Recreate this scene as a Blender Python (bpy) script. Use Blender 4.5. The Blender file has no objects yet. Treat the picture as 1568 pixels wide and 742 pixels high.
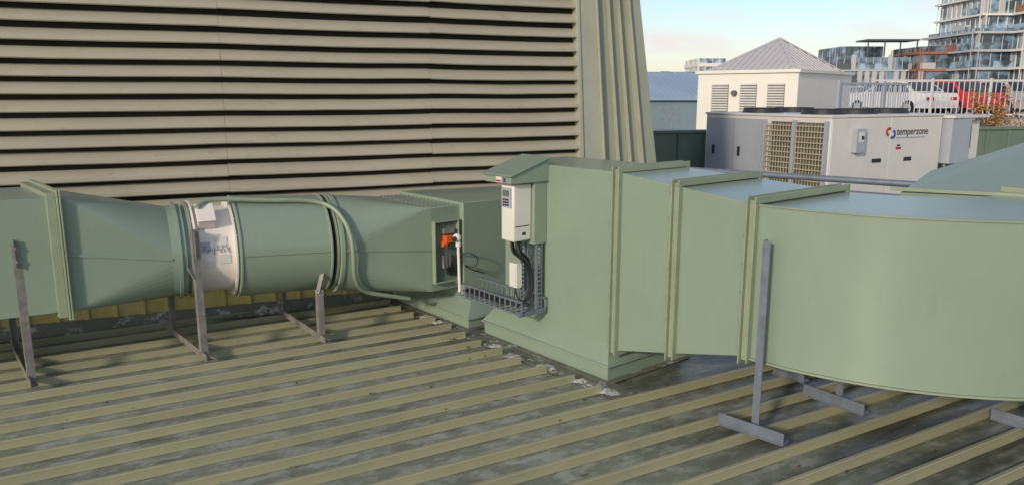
import bpy, bmesh, math, random
from mathutils import Vector, Matrix
random.seed(7)
R=math.radians
scene=bpy.context.scene
scene.view_settings.view_transform='Standard'; scene.view_settings.look='None'; scene.view_settings.exposure=0

# ---------------------------------------------------------------- materials
def mat(name,col,rough=.5,metal=0,var=.12,scale=3.0,bump=0.0,bscale=40,col2=None,stretch=(1,1,1),detail=4,spec=.5,ramp=(.35,.65),rot=0,layers=(),dirt=None):
    m=bpy.data.materials.new(name); m.use_nodes=True; nt=m.node_tree; N=nt.nodes; L=nt.links
    b=N['Principled BSDF']; b.inputs['Roughness'].default_value=rough; b.inputs['Metallic'].default_value=metal
    b.inputs['Specular IOR Level'].default_value=spec
    tc=N.new('ShaderNodeTexCoord'); mp=N.new('ShaderNodeMapping'); mp.inputs['Scale'].default_value=stretch
    mp0=N.new('ShaderNodeMapping'); mp0.inputs['Rotation'].default_value=(0,0,rot)
    L.new(tc.outputs['Object'],mp0.inputs[0]); L.new(mp0.outputs[0],mp.inputs[0])
    no=N.new('ShaderNodeTexNoise'); no.inputs['Scale'].default_value=scale; no.inputs['Detail'].default_value=detail; no.inputs['Roughness'].default_value=.6
    L.new(mp.outputs[0],no.inputs['Vector'])
    rp=N.new('ShaderNodeValToRGB'); rp.color_ramp.elements[0].position=ramp[0]; rp.color_ramp.elements[1].position=ramp[1]
    c1=tuple(max(0,x*(1-var)) for x in col)+(1,)
    c2=(tuple(col2) if col2 else tuple(min(1,x*(1+var)) for x in col))+(1,)
    rp.color_ramp.elements[0].color=c1; rp.color_ramp.elements[1].color=c2
    L.new(no.outputs['Fac'],rp.inputs[0]); out=rp.outputs[0]
    for (lc,ls,lst,lr,amt) in layers:
        mpl=N.new('ShaderNodeMapping'); mpl.inputs['Scale'].default_value=lst; L.new(mp0.outputs[0],mpl.inputs[0])
        n2=N.new('ShaderNodeTexNoise'); n2.inputs['Scale'].default_value=ls; n2.inputs['Detail'].default_value=5; n2.inputs['Roughness'].default_value=.68
        L.new(mpl.outputs[0],n2.inputs['Vector'])
        mr=N.new('ShaderNodeMapRange'); mr.inputs['From Min'].default_value=lr[0]; mr.inputs['From Max'].default_value=lr[1]; mr.inputs['To Max'].default_value=amt
        L.new(n2.outputs['Fac'],mr.inputs['Value'])
        mx=N.new('ShaderNodeMix'); mx.data_type='RGBA'; L.new(mr.outputs[0],mx.inputs['Factor']); L.new(out,mx.inputs['A']); mx.inputs['B'].default_value=tuple(lc)+(1,)
        out=mx.outputs['Result']
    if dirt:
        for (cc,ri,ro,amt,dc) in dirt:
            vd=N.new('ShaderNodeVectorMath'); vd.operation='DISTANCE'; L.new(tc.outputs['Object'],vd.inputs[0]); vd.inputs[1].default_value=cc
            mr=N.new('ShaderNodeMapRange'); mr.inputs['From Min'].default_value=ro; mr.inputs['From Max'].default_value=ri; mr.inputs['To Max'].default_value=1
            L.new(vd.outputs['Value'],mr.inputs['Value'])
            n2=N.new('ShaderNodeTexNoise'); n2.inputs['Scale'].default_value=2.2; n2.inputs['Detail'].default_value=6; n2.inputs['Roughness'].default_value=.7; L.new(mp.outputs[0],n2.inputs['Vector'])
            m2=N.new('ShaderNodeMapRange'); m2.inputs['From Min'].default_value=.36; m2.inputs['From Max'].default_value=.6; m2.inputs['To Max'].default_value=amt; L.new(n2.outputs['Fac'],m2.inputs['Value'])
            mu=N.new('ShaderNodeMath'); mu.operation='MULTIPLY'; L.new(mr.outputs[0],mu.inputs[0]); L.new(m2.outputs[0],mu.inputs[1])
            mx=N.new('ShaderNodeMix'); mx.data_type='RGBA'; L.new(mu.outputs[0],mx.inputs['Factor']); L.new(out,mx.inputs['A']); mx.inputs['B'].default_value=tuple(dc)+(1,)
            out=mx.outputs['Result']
    L.new(out,b.inputs['Base Color'])
    if bump:
        n3=N.new('ShaderNodeTexNoise'); n3.inputs['Scale'].default_value=bscale; n3.inputs['Detail'].default_value=2
        L.new(mp.outputs[0],n3.inputs['Vector'])
        bp=N.new('ShaderNodeBump'); bp.inputs['Strength'].default_value=1; bp.inputs['Distance'].default_value=bump
        L.new(n3.outputs['Fac'],bp.inputs['Height']); L.new(bp.outputs[0],b.inputs['Normal'])
    return m
GREEN=(.255,.325,.255)
m_duct=mat('duct_paint',GREEN,.27,var=.04,scale=1.3,bump=.005,bscale=2.0,spec=.6,
   layers=(((.31,.37,.30),3.0,(1.5,1.5,.35),(.5,.75),.3),((.18,.22,.165),9,(1,1,.25),(.60,.8),.35),((.18,.19,.14),40,(1,1,.6),(.66,.74),.4)))
m_flange=mat('flange_paint',(.275,.33,.23),.38,var=.08,scale=6,layers=(((.36,.35,.26),14,(1,1,1),(.55,.75),.4),((.14,.15,.10),20,(1,1,1),(.6,.75),.4)))
m_slat=mat('louvre_slat_paint',(.42,.395,.31),.38,var=.05,scale=1.2,layers=(((.48,.445,.35),3,(1,1,4),(.45,.7),.4),((.24,.205,.14),7,(1,1,2),(.58,.76),.45),((.14,.11,.07),45,(.8,.8,2),(.66,.72),.5)))
m_clad=mat('cladding_paint',(.33,.355,.28),.36,var=.06,scale=1.2,layers=(((.26,.28,.215),5,(2,2,.2),(.55,.8),.35),))
m_trim=mat('pale_trim',(.40,.41,.33),.36,var=.06,layers=(((.3,.31,.24),4,(2,2,.3),(.5,.8),.4),))
m_skirt=mat('skirt_paint',(.56,.50,.19),.5,var=.1,scale=4,layers=(((.25,.24,.12),5,(3,3,.4),(.55,.8),.5),))
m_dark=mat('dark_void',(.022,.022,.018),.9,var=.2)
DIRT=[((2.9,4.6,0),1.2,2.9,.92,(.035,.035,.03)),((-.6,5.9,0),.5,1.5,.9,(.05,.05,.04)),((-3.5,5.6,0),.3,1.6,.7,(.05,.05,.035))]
m_rib=mat('roof_rib_paint',(.345,.34,.215),.30,var=.06,scale=3,rot=-R(30),stretch=(.5,3,1),spec=.6,layers=(((.25,.255,.18),4,(.6,1.2,1),(.5,.72),.5),((.46,.46,.37),40,(.5,1,1),(.62,.72),.5)))
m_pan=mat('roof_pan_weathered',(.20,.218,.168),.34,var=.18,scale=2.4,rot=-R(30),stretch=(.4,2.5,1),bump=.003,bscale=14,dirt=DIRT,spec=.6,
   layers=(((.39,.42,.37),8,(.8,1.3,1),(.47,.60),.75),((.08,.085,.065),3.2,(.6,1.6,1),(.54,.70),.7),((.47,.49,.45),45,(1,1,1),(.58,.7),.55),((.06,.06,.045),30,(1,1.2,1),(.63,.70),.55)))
m_seal=mat('grey_white_sealant',(.55,.55,.53),.6,var=.35,scale=20,bump=.01,bscale=30)
m_lead=mat('flashing',(.16,.17,.13),.6,var=.3,scale=6,layers=(((.50,.50,.48),8,(1,1,1),(.55,.62),.85),((.05,.05,.04),6,(1,1,1),(.5,.7),.7)))
m_galv=mat('galvanised_steel',(.27,.255,.24),.5,.2,var=.2,scale=12,layers=(((.20,.12,.08),9,(1,1,1),(.58,.75),.6),))
m_galv_b=mat('blue_grey_steel',(.18,.21,.26),.45,.2,var=.15,scale=12)
m_white=mat('white_enamel',(.82,.76,.70),.35,var=.04,scale=5,layers=(((.55,.45,.38),14,(1,1,1),(.6,.78),.4),))
m_vfd=mat('offwhite_plastic',(.74,.73,.67),.35,var=.03)
m_unit=mat('offwhite_panel',(.68,.66,.63),.4,var=.03,scale=2,layers=(((.5,.47,.43),4,(1,1,.3),(.55,.8),.3),))
m_unit_g=mat('grey_and_unit_side_shade',(.38,.41,.47),.45,var=.04,layers=(((.3,.31,.33),4,(1,1,.3),(.55,.8),.3),))  # grey for small parts; on the unit's coil side, shade painted as colour
m_black=mat('black_rubber',(.025,.025,.027),.5,var=.2)
m_orange=mat('orange_plastic',(.75,.13,.03),.4,var=.1)
m_red=mat('red_paint',(.5,.03,.02),.35,var=.1)
m_blue=mat('blue_print',(.02,.07,.35),.4,var=.05)
m_screen=mat('lcd_screen',(.12,.16,.13),.2,var=.05)
m_fin=mat('coil_fins',(.13,.12,.09),.6,var=.4,scale=20)
m_guard=mat('coil_guard_wire',(.48,.44,.33),.5,var=.1)
m_wall_w=mat('cream_rendered_wall',(.82,.78,.70),.7,var=.03,scale=.6)
m_roof_w=mat('pale_metal_roof',(.55,.52,.53),.45,var=.04,scale=.8)
m_vent=mat('vent_slats',(.64,.61,.56),.6,var=.05)
m_blueroof=mat('blue_metal_roof',(.36,.46,.58),.45,var=.06,scale=.3)
m_bluewall=mat('blue_grey_wall',(.24,.33,.38),.6,var=.08,scale=.3)
m_fgreen=mat('parapet_paint',(.14,.20,.155),.5,var=.1,scale=.8,layers=(((.1,.14,.1),4,(1,1,.3),(.5,.8),.5),))
m_conc=mat('concrete',(.40,.39,.38),.8,var=.08,scale=.4)
m_brown=mat('brown_cladding',(.38,.16,.09),.7,var=.15,scale=.4)
m_ltgrey=mat('light_grey_render',(.50,.50,.51),.7,var=.05,scale=.3)
m_dkgrey=mat('dark_grey_cladding',(.11,.12,.14),.6,var=.1,scale=.3)
m_railp=mat('rail_paint',(.60,.58,.57),.5,var=.05)
m_bark=mat('bark',(.10,.07,.05),.9,var=.3,scale=8)
m_leafo=mat('autumn_leaves',(.35,.14,.04),.8,var=.5,scale=6,col2=(.55,.30,.08))
m_gnd=mat('ground',(.12,.13,.10),.95,var=.3,scale=.02)
def glass(name,col,rough=.10,s=.3):
    return mat(name,col,rough,0,var=.7,scale=s,stretch=(1,1,1.4),spec=1.0,detail=2,ramp=(.42,.58))
m_glass=glass('building_glass',(.10,.17,.25)); m_glass2=glass('building_glass_pale',(.20,.30,.40))
m_carglass=glass('car_glass',(.03,.04,.05))
def carpaint(n,c): return mat(n,c,.25,0,var=.04,spec=.7)
m_cars=[carpaint('car_white',(.75,.75,.75)),carpaint('car_red',(.6,.04,.04)),carpaint('car_silver',(.45,.47,.5)),carpaint('car_blue',(.05,.09,.2)),carpaint('car_red_dark',(.45,.05,.05))]
m_tyre=mat('tyre',(.02,.02,.02),.8,var=.2)

# ---------------------------------------------------------------- helpers
def finish(name,me,mats,parent=None,smooth=True,bevel=0,sharp=32):
    for mt in (mats if isinstance(mats,(list,tuple)) else [mats]): me.materials.append(mt)
    if smooth:
        me.polygons.foreach_set('use_smooth',[True]*len(me.polygons))
        me.set_sharp_from_angle(angle=R(sharp))
    o=bpy.data.objects.new(name,me); scene.collection.objects.link(o)
    if parent: o.parent=parent
    if bevel:
        b=o.modifiers.new('bevel','BEVEL'); b.width=bevel; b.segments=2; b.limit_method='ANGLE'; b.angle_limit=R(40)
    return o
def group(name):
    e=bpy.data.objects.new(name,None); scene.collection.objects.link(e); e.empty_display_size=.2; return e
class MB:
    def __init__(s): s.v=[];s.f=[];s.m=[]
    def add(s,vs,fs,mi=0):
        o=len(s.v); s.v+= [tuple(v) for v in vs]; s.f+=[tuple(i+o for i in f) for f in fs]; s.m+=[mi]*len(fs)
    def prism(s,pts,z0,z1,mi=0):
        n=len(pts); a=sum(pts[i][0]*pts[(i+1)%n][1]-pts[(i+1)%n][0]*pts[i][1] for i in range(n))
        if a<0: pts=pts[::-1]
        vs=[(p[0],p[1],z0) for i,p in enumerate(pts)]+[(p[0],p[1],z1) for i,p in enumerate(pts)]
        fs=[tuple(range(n))[::-1],tuple(range(n,2*n))]+[(i,(i+1)%n,(i+1)%n+n,i+n) for i in range(n)]
        s.add(vs,fs,mi)
    def hexa(s,b,t,mi=0):
        s.add(list(b)+list(t),[(3,2,1,0),(4,5,6,7),(0,1,5,4),(1,2,6,5),(2,3,7,6),(3,0,4,7)],mi)
    def obox(s,c,ax,ay,hx,hy,z0,z1,mi=0):
        c=Vector(c[:2]);ax=Vector(ax[:2]);ay=Vector(ay[:2])
        s.prism([tuple(c-ax*hx-ay*hy),tuple(c+ax*hx-ay*hy),tuple(c+ax*hx+ay*hy),tuple(c-ax*hx+ay*hy)],z0,z1,mi)
    def bar(s,a,b,w,h,mi=0,up=(0,0,1)):
        a=Vector(a);b=Vector(b);d=(b-a).normalized();up=Vector(up)
        if abs(d.dot(up))>.98: up=Vector((.83,.55,0))
        sd=d.cross(up).normalized(); u=sd.cross(d)
        q=[(-w/2,-h/2),(w/2,-h/2),(w/2,h/2),(-w/2,h/2)]
        vs=[a+sd*x+u*y for x,y in q]+[b+sd*x+u*y for x,y in q]
        s.add(vs,[(0,1,2,3)[::-1],(4,5,6,7),(0,1,5,4),(1,2,6,5),(2,3,7,6),(3,0,4,7)],mi)
    def angle(s,a,b,w,t,mi=0,d1=None,d2=None):
        a=Vector(a);b=Vector(b); d1=Vector(d1).normalized(); d2=Vector(d2).normalized()
        q=[(0,0),(w,0),(w,t),(t,t),(t,w),(0,w)]
        vs=[a+d1*x+d2*y for x,y in q]+[b+d1*x+d2*y for x,y in q]
        n=6; s.add(vs,[tuple(range(6))[::-1],tuple(range(6,12))]+[(i,(i+1)%n,(i+1)%n+n,i+n) for i in range(n)],mi)
    def cyl(s,a,b,r,n=24,mi=0,r2=None,cap=True):
        a=Vector(a);b=Vector(b);d=(b-a).normalized();r2=r if r2 is None else r2
        up=Vector((0,0,1)) if abs(d.z)<.95 else Vector((1,0,0))
        sd=d.cross(up).normalized();u=sd.cross(d)
        vs=[a+(sd*math.cos(t)+u*math.sin(t))*r for t in [2*math.pi*i/n for i in range(n)]]+[b+(sd*math.cos(t)+u*math.sin(t))*r2 for t in [2*math.pi*i/n for i in range(n)]]
        fs=[(i,(i+1)%n,(i+1)%n+n,i+n) for i in range(n)]
        if cap: fs+=[tuple(range(n))[::-1],tuple(range(n,2*n))]
        s.add(vs,fs,mi)
    def ring(s,a,b,ro,ri,n=48,mi=0):
        a=Vector(a);b=Vector(b);d=(b-a).normalized();sd=d.cross(Vector((0,0,1))).normalized();u=sd.cross(d)
        vs=[]
        for c,r in ((a,ro),(b,ro),(b,ri),(a,ri)):
            vs+=[c+(sd*math.cos(t)+u*math.sin(t))*r for t in [2*math.pi*i/n for i in range(n)]]
        fs=[]
        for k in range(4):
            for i in range(n): fs.append((k*n+i,k*n+(i+1)%n,((k+1)%4)*n+(i+1)%n,((k+1)%4)*n+i))
        s.add(vs,fs,mi)
    def obj(s,name,mats,parent=None,smooth=True,bevel=0,sharp=32):
        me=bpy.data.meshes.new(name); me.from_pydata(s.v,[],s.f); me.polygons.foreach_set('material_index',s.m)
        bm=bmesh.new(); bm.from_mesh(me); bmesh.ops.recalc_face_normals(bm,faces=bm.faces); bm.to_mesh(me); bm.free()
        return finish(name,me,mats,parent,smooth,bevel,sharp)
def tube(name,pts,r,m,parent,res=8):
    cu=bpy.data.curves.new(name,'CURVE'); cu.dimensions='3D'; cu.bevel_depth=r; cu.bevel_resolution=3; cu.use_fill_caps=True
    sp=cu.splines.new('NURBS'); sp.points.add(len(pts)-1)
    for i,p in enumerate(pts): sp.points[i].co=(*p,1)
    sp.use_endpoint_u=True; sp.order_u=3; sp.resolution_u=res
    cu.materials.append(m); o=bpy.data.objects.new(name,cu); scene.collection.objects.link(o); o.parent=parent; return o
def V2(x,y): return Vector((x,y))
def P3(v,z): return Vector((v[0],v[1],z))

# ---------------------------------------------------------------- axes of the plant on the roof
E=V2(math.cos(R(30)),math.sin(R(30))); Q=V2(E.y,-E.x)
A=V2(math.cos(R(29)),math.sin(R(29))); AM=V2(A.y,-A.x)
D=V2(math.cos(R(-51)),math.sin(R(-51))); NB=V2(-D.y,D.x)
WD=V2(math.cos(R(23)),math.sin(R(23))); WO=V2(WD.y,-WD.x); W0=V2(-3.0,5.885)

# ---------------------------------------------------------------- roof
roof=MB(); PX0,PX1,PY0,PY1=-14,16,-7,12.5
roof.add([(PX0,PY0,0),(PX1,PY0,0),(PX1,PY1,0),(PX0,PY1,0)],[(0,1,2,3)])
roof.obj('metal_roof',m_pan,smooth=False)
def valley_w(q): return 2.33+(q+6.14)*.155
def wall_w(q): return .345+(q+6.6)*8.1
# upright snap-rib profile: narrow crown, steep webs, small foot
ribs=MB(); prof=[(-.026,0),(-.014,.004),(-.010,.036),(-.012,.041),(-.009,.045),(.009,.045),(.012,.041),(.010,.036),(.014,.004),(.026,0)]
def rib(q,w0,w1):
    n=len(prof)
    nseg=max(1,int((w1-w0)/.9)); rows=[]
    for k in range(nseg+1):
        w=w0+(w1-w0)*k/nseg; jq=random.uniform(-.003,.003); js=random.uniform(.93,1.04)
        rows.append([P3(Q*(q+jq+a)+E*w,.002+h*js) for a,h in prof])
    vs=[v for r in rows for v in r]; fs=[]
    for k in range(nseg):
        for i in range(n-1): fs.append((k*n+i,k*n+i+1,(k+1)*n+i+1,(k+1)*n+i))
    fs+=[tuple(range(n)),tuple(range(nseg*n,nseg*n+n))[::-1]]
    ribs.add(vs,fs)
q=-7.3; SP=.232
while q<6:
    if q<-3.46:
        w1=min(wall_w(q)-.02,valley_w(q)-.03+random.uniform(-.05,.03))
        if w1>-7.6: rib(q,-8,w1)
        w2=valley_w(q)+2.0
        if w2<wall_w(q)-.3: rib(q,w2,min(12,wall_w(q)-.05))
    else: rib(q,-8,12)
    q+=SP
ribs.obj('roof_ribs',m_rib)
vl0=V2(-1.35,6.85);vl1=V2(.66,4.355)
dn=(vl1-vl0).normalized(); db=V2(-dn.y,dn.x)
dp=MB()
dp.prism([tuple(vl0-db*.05),tuple(vl1-db*.05),tuple(vl1+db*.14),tuple(vl0+db*.14)],.004,.008,0)
dp.obj('valley_flashing',m_lead)
sl=MB()
for i in range(40):
    k=random.choice((.33,.36,.40,.62,.7,.78,.9,.95,.98))+random.uniform(-.02,.02); c=vl0+(vl1-vl0)*k + db*random.uniform(-.05,.03)
    n=11; r=random.uniform(.015,.05); hh=random.uniform(.010,.016)
    rr=[random.uniform(.5,1.5) for _ in range(n)]
    vs=[P3(c+V2(math.cos(t)*r*rr[j],math.sin(t)*r*rr[j]),.0085) for j,t in enumerate([2*math.pi*j/n for j in range(n)])]+[P3(c+V2(math.cos(t)*r*.6*rr[j],math.sin(t)*r*.6*rr[j]),hh) for j,t in enumerate([2*math.pi*j/n for j in range(n)])]
    sl.add(vs,[(j,(j+1)%n,(j+1)%n+n,j+n) for j in range(n)]+[tuple(range(n,2*n))])
sl.obj('sealant_smears',m_seal)
lv=MB()
for i in range(220):
    if random.random()<.6:
        c=vl0+(vl1-vl0)*random.random()+db*random.gauss(-.05,.12)
    else: c=V2(random.uniform(-3,3.5),random.uniform(2.4,5))
    s=random.uniform(.006,.016);a=random.random()*6.28
    u=V2(math.cos(a),math.sin(a))*s; w=V2(-u.y,u.x)*.5
    lv.add([P3(c-u,.012),P3(c+w,.02),P3(c+u,.014),P3(c-w,.011)],[(0,1,2,3)])
lv.obj('leaf_litter',mat('dry_leaf',(.10,.06,.03),.8,var=.5,scale=9),smooth=False)

# ---------------------------------------------------------------- louvred plant tower
tower=group('louvred_plant_tower')
def wp(s,z,o=0):
    p=W0+WD*s+WO*o; return Vector((p.x,p.y,z))
def sR(z): return 4.78-.159*(z-1.12)
def sL(z): return 3.93-.048*(z-1.15)
TOP=4.6; SLF=-6.0
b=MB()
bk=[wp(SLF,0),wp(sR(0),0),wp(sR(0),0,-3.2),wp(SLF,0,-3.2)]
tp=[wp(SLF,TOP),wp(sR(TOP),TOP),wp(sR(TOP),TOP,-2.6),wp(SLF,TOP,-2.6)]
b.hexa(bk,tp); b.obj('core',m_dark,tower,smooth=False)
sl=MB(); pitch=.1285; z=.8915
while z<TOP-.1:
    jn=[-5.9,-3.3,-1.55,.76,2.46,sL(z)]
    for k in range(len(jn)-1):
        s0,s1=jn[k]+.0015,jn[k+1]-.0005
        dz=random.uniform(-.0035,.0035); do=random.uniform(-.002,.003)
        pr=[(.006,.104),(.088,.052),(.094,.046),(.094,.020),(.084,.012),(.082,.040),(.004,.094)]
        nseg=6; vs=[]
        for t in range(nseg+1):
            ss=s0+(s1-s0)*t/nseg; sag=-.005*math.sin(math.pi*t/nseg)+random.uniform(-.0018,.0018)
            vs+=[wp(ss,z+dz+sag+h,o+do) for o,h in pr]
        m=len(pr); fs=[(t*m+i,t*m+(i+1)%m,(t+1)*m+(i+1)%m,(t+1)*m+i) for t in range(nseg) for i in range(m)]
        fs+=[tuple(range(m))[::-1],tuple(range(nseg*m,nseg*m+m))]
        sl.add(vs,fs)
    z+=pitch
sl.obj('louvre_blades',m_slat,tower)
cl=MB()
def strip(f0,f1,o0,o1,zb=0.0,zt=TOP,mi=0):
    def at(f,z): return sL(z)+(sR(z)-sL(z))*f
    cl.hexa([wp(at(f0,zb),zb,o1),wp(at(f1,zb),zb,o1),wp(at(f1,zb),zb,o0),wp(at(f0,zb),zb,o0)],
            [wp(at(f0,zt),zt,o1),wp(at(f1,zt),zt,o1),wp(at(f1,zt),zt,o0),wp(at(f0,zt),zt,o0)],mi)
strip(0,.05,.001,.10,mi=1)
strip(.05,.30,.001,.085,mi=1)
strip(.30,.32,.001,.115,mi=1)
strip(.32,.50,.001,.05)
strip(.50,.52,.001,.10,mi=1)
strip(.52,.66,.001,.05)
strip(.66,.68,.001,.10,mi=1)
strip(.68,.80,.001,.05)
strip(.80,.825,.001,.13,mi=1)
strip(.825,1.02,.001,.09)
cl.obj('corner_cladding',[m_clad,m_trim],tower,bevel=.003)
sk=MB()
sk.hexa([wp(SLF,0,.02),wp(sL(0)-.001,0,.02),wp(sL(0)-.001,0,.002),wp(SLF,0,.002)],[wp(SLF,.855,.02),wp(sL(1)-.001,.855,.02),wp(sL(1)-.001,.855,.002),wp(SLF,.855,.002)])
s=SLF+.05
while s<3.8:
    sk.hexa([wp(s,0.02,.048),wp(s+.022,0.02,.048),wp(s+.034,0.02,.021),wp(s-.012,0.02,.021)],[wp(s,.835,.048),wp(s+.022,.835,.048),wp(s+.034,.835,.021),wp(s-.012,.835,.021)])
    s+=.2
sk.hexa([wp(SLF,.84,.07),wp(sL(1)-.005,.84,.07),wp(sL(1)-.005,.84,.021),wp(SLF,.84,.021)],[wp(SLF,.87,.07),wp(sL(1)-.005,.87,.07),wp(sL(1)-.005,.87,.021),wp(SLF,.87,.021)])
sk.obj('skirt_cladding',m_skirt,tower,bevel=.002)
ft=MB()
ft.hexa([wp(SLF,.009,.17),wp(sL(0),.009,.17),wp(sL(0),.009,.05),wp(SLF,.009,.05)],[wp(SLF,.02,.17),wp(sL(0),.02,.17),wp(sL(0),.09,.052),wp(SLF,.09,.052)])
ft.obj('base_flashing',m_lead,tower)

# ---------------------------------------------------------------- fan duct run (left)
fan=group('axial_fan_duct_run')
A0=V2(-2.335,5.225)
def ax(t,z): p=A0+A*t; return Vector((p.x,p.y,z))
def cpt(t,z,ang,r):
    c=ax(t,z); return c+Vector((AM.x,AM.y,0))*math.sin(ang)*r+Vector((0,0,1))*math.cos(ang)*r
def sq2round(name,corners,tc,zc,r,parent=None):
    n=48; vs=[cpt(tc,zc,2*math.pi*i/n+math.pi/4,r) for i in range(n)]
    b=MB(); o=n; vs+=corners; fs=[]
    for k in range(4):
        for j in range(-6,6):
            a=(k*12+j)%n; c=(k*12+j+1)%n; fs.append((a,c,o+k))
        mid=(k*12+6)%n; fs.append((mid,o+(k+1)%4,o+k))
    b.add(vs,fs); return b.obj(name,m_duct,parent,smooth=True,sharp=4)
Nn=V2(-2.755,4.615); Ff=V2(-3.24,5.16); zb,zt=.47,1.19
b=MB(); Lx=3.0
b.prism([tuple(Nn-A*Lx),tuple(Nn),tuple(Ff),tuple(Ff-A*Lx)],zb,zt); b.obj('plenum_box',m_duct,fan,bevel=.005)
def frame(mb,n1,f1,z0,z1,th,wd,dirA,mi=0):
    nf=(n1-f1).normalized(); dA=dirA*th
    a=n1+nf*wd; c=f1-nf*wd
    mb.prism([tuple(a),tuple(a+dA),tuple(c+dA),tuple(c)],z1,z1+wd,mi)
    mb.prism([tuple(a),tuple(a+dA),tuple(c+dA),tuple(c)],z0-wd,z0,mi)
    mb.prism([tuple(a),tuple(a+dA),tuple(n1+dA+nf*.0005),tuple(n1+nf*.0005)],z0,z1,mi)
    mb.prism([tuple(c),tuple(c+dA),tuple(f1+dA-nf*.0005),tuple(f1-nf*.0005)],z0,z1,mi)
b=MB(); frame(b,Nn-A*.075,Ff-A*.075,zb,zt,.05,.028,A); frame(b,Nn-A*.024,Ff-A*.024,zb,zt,.010,.045,A); frame(b,Nn-A*.010,Ff-A*.010,zb,zt,.010,.045,A)
b.obj('plenum_flange',m_flange,fan,bevel=.002)
sq2round('inlet_transition',[P3(Nn,zt),P3(Nn,zb),P3(Ff,zb),P3(Ff,zt)],-.06,.735,.312,parent=fan)
b=MB()
b.ring(ax(-.06,.735),ax(-.02,.735),.314,.28); b.ring(ax(-.02,.735),ax(.0,.735),.335,.25)
b.ring(ax(.0,.735),ax(.055,.735),.30,.25,mi=0); b.ring(ax(.055,.735),ax(.075,.735),.335,.25)
b.ring(ax(.001,.735),ax(.03,.735),.322,.28)
b.obj('inlet_ring',[m_duct],fan)
b=MB(); b.bar(P3(Nn+AM*.004,.83),cpt(-.06,.735,R(90),.316),.008,.014); b.obj('seam_strip',m_duct,fan)
b=MB()
b.ring(ax(.082,.732),ax(.095,.732),.345,.28); b.ring(ax(.095,.732),ax(.335,.728),.30,.26)
b.ring(ax(.335,.728),ax(.348,.728),.345,.28)
for t in (.078,.352):
    for i in range(16):
        a=2*math.pi*i/16; p=cpt(t,.731,a,.322); b.cyl(p-Vector((A.x,A.y,0))*.012,p+Vector((A.x,A.y,0))*.012,.009,6)
b.obj('fan_casing',m_white,fan)
b=MB()
c=cpt(.17,.73,R(40),.335); aa=Vector((A.x,A.y,0)); nn=(cpt(.17,.73,R(40),1)-ax(.17,.73)).normalized(); tt=aa.cross(nn)
def obx(mb,c,a,bb,n,ha,hb,hn,mi=0):
    vs=[c+a*x*ha+bb*y*hb-n*hn for x,y in ((-1,-1),(1,-1),(1,1),(-1,1))]; vt=[v+n*2*hn for v in vs]; mb.hexa(vs,vt,mi)
obx(b,c,aa,tt,nn,.055,.075,.035); obx(b,c+nn*.043,aa,tt,nn,.06,.08,.006)
b.obj('terminal_box',m_white,fan,bevel=.004)
b=MB()
for (t,an,w,h,mi) in ((.15,78,.03,.035,0),(.25,72,.04,.03,1),(.27,95,.035,.03,1),(.17,100,.03,.02,1)):
    c=cpt(t,.73,R(an),.303); nn2=(c-ax(t,.73)).normalized(); t2=aa.cross(nn2); obx(b,c,aa,t2,nn2,w,h,.0015,mi)
for k in range(16):
    t=.14+k*.0105; an=R(80+random.uniform(-2,2)); an2=R(80+random.choice((3,6,8,-4)))
    p=cpt(t,.73,an,.3055);p2=cpt(t+random.uniform(-.006,.01),.73,an2,.3055); b.bar(p,p2,.0025,.003,2)
b.obj('labels',[m_unit_g,m_unit,m_dkgrey],fan)
def shell(mb,prof,mi=0,n=64):
    vs=[];fs=[]
    for t,z,r in prof: vs+=[cpt(t,z,2*math.pi*i/n,r) for i in range(n)]
    for k in range(len(prof)-1):
        for i in range(n): fs.append((k*n+i,k*n+(i+1)%n,(k+1)*n+(i+1)%n,(k+1)*n+i))
    mb.add(vs,fs,mi)
b=MB()
shell(b,[(.36,.728,.24),(.36,.728,.352),(.364,.728,.366),(.375,.728,.366),(.378,.727,.357),(.985,.705,.355),(.988,.705,.365),(1.0,.705,.365),(1.003,.705,.352),(1.003,.705,.25)])
b.obj('silencer',m_duct,fan)
b=MB(); b.ring(ax(.348,.728),ax(.36,.728),.33,.25); b.ring(ax(1.003,.703),ax(1.032,.70),.30,.25,mi=1); b.ring(ax(1.032,.70),ax(1.045,.70),.365,.28); b.obj('coupling',[m_flange,m_dark],fan)
b=MB(); b.bar(cpt(.38,.73,R(92),.359),cpt(.98,.706,R(92),.357),.010,.004); b.obj('silencer_seam',m_duct,fan)
E1=V2(-.625,5.795); E2=E1-D*.86; z0,z1=.29,.95
shell_b=MB(); shell(shell_b,[(1.052,.69,.25),(1.052,.69,.368),(1.058,.69,.378),(1.085,.69,.378),(1.088,.688,.366)]); shell_b.obj('outlet_ring',m_duct,fan)
sq2round('outlet_transition',[P3(E1,z1),P3(E1,z0),P3(E2,z0),P3(E2,z1)],1.088,.688,.366,parent=fan)
b=MB(); b.bar(cpt(1.09,.688,R(90),.37),P3(E1+AM*.006,.62),.008,.010); b.obj('outlet_seam',m_duct,fan)
b=MB()
b.prism([tuple(E1),tuple(E1+NB*.45),tuple(E2+NB*.45),tuple(E2)],z0,z1)
B1=E1+NB*.27+D*.05
b.prism([tuple(B1),tuple(B1+NB*1.0),tuple(B1+NB*1.0-D*.95),tuple(B1-D*.95)],.2,.97)
b.obj('drop_box',m_duct,fan,bevel=.005)
b=MB()
for i in range(14):
    for j in (0,1):
        p=E1+NB*(.03)-D*(.05+i*.06)+NB*(j*.2); b.cyl(P3(p,z1),P3(p,z1+.006),.006,8)
b.obj('rivets',m_flange,fan)
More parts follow.
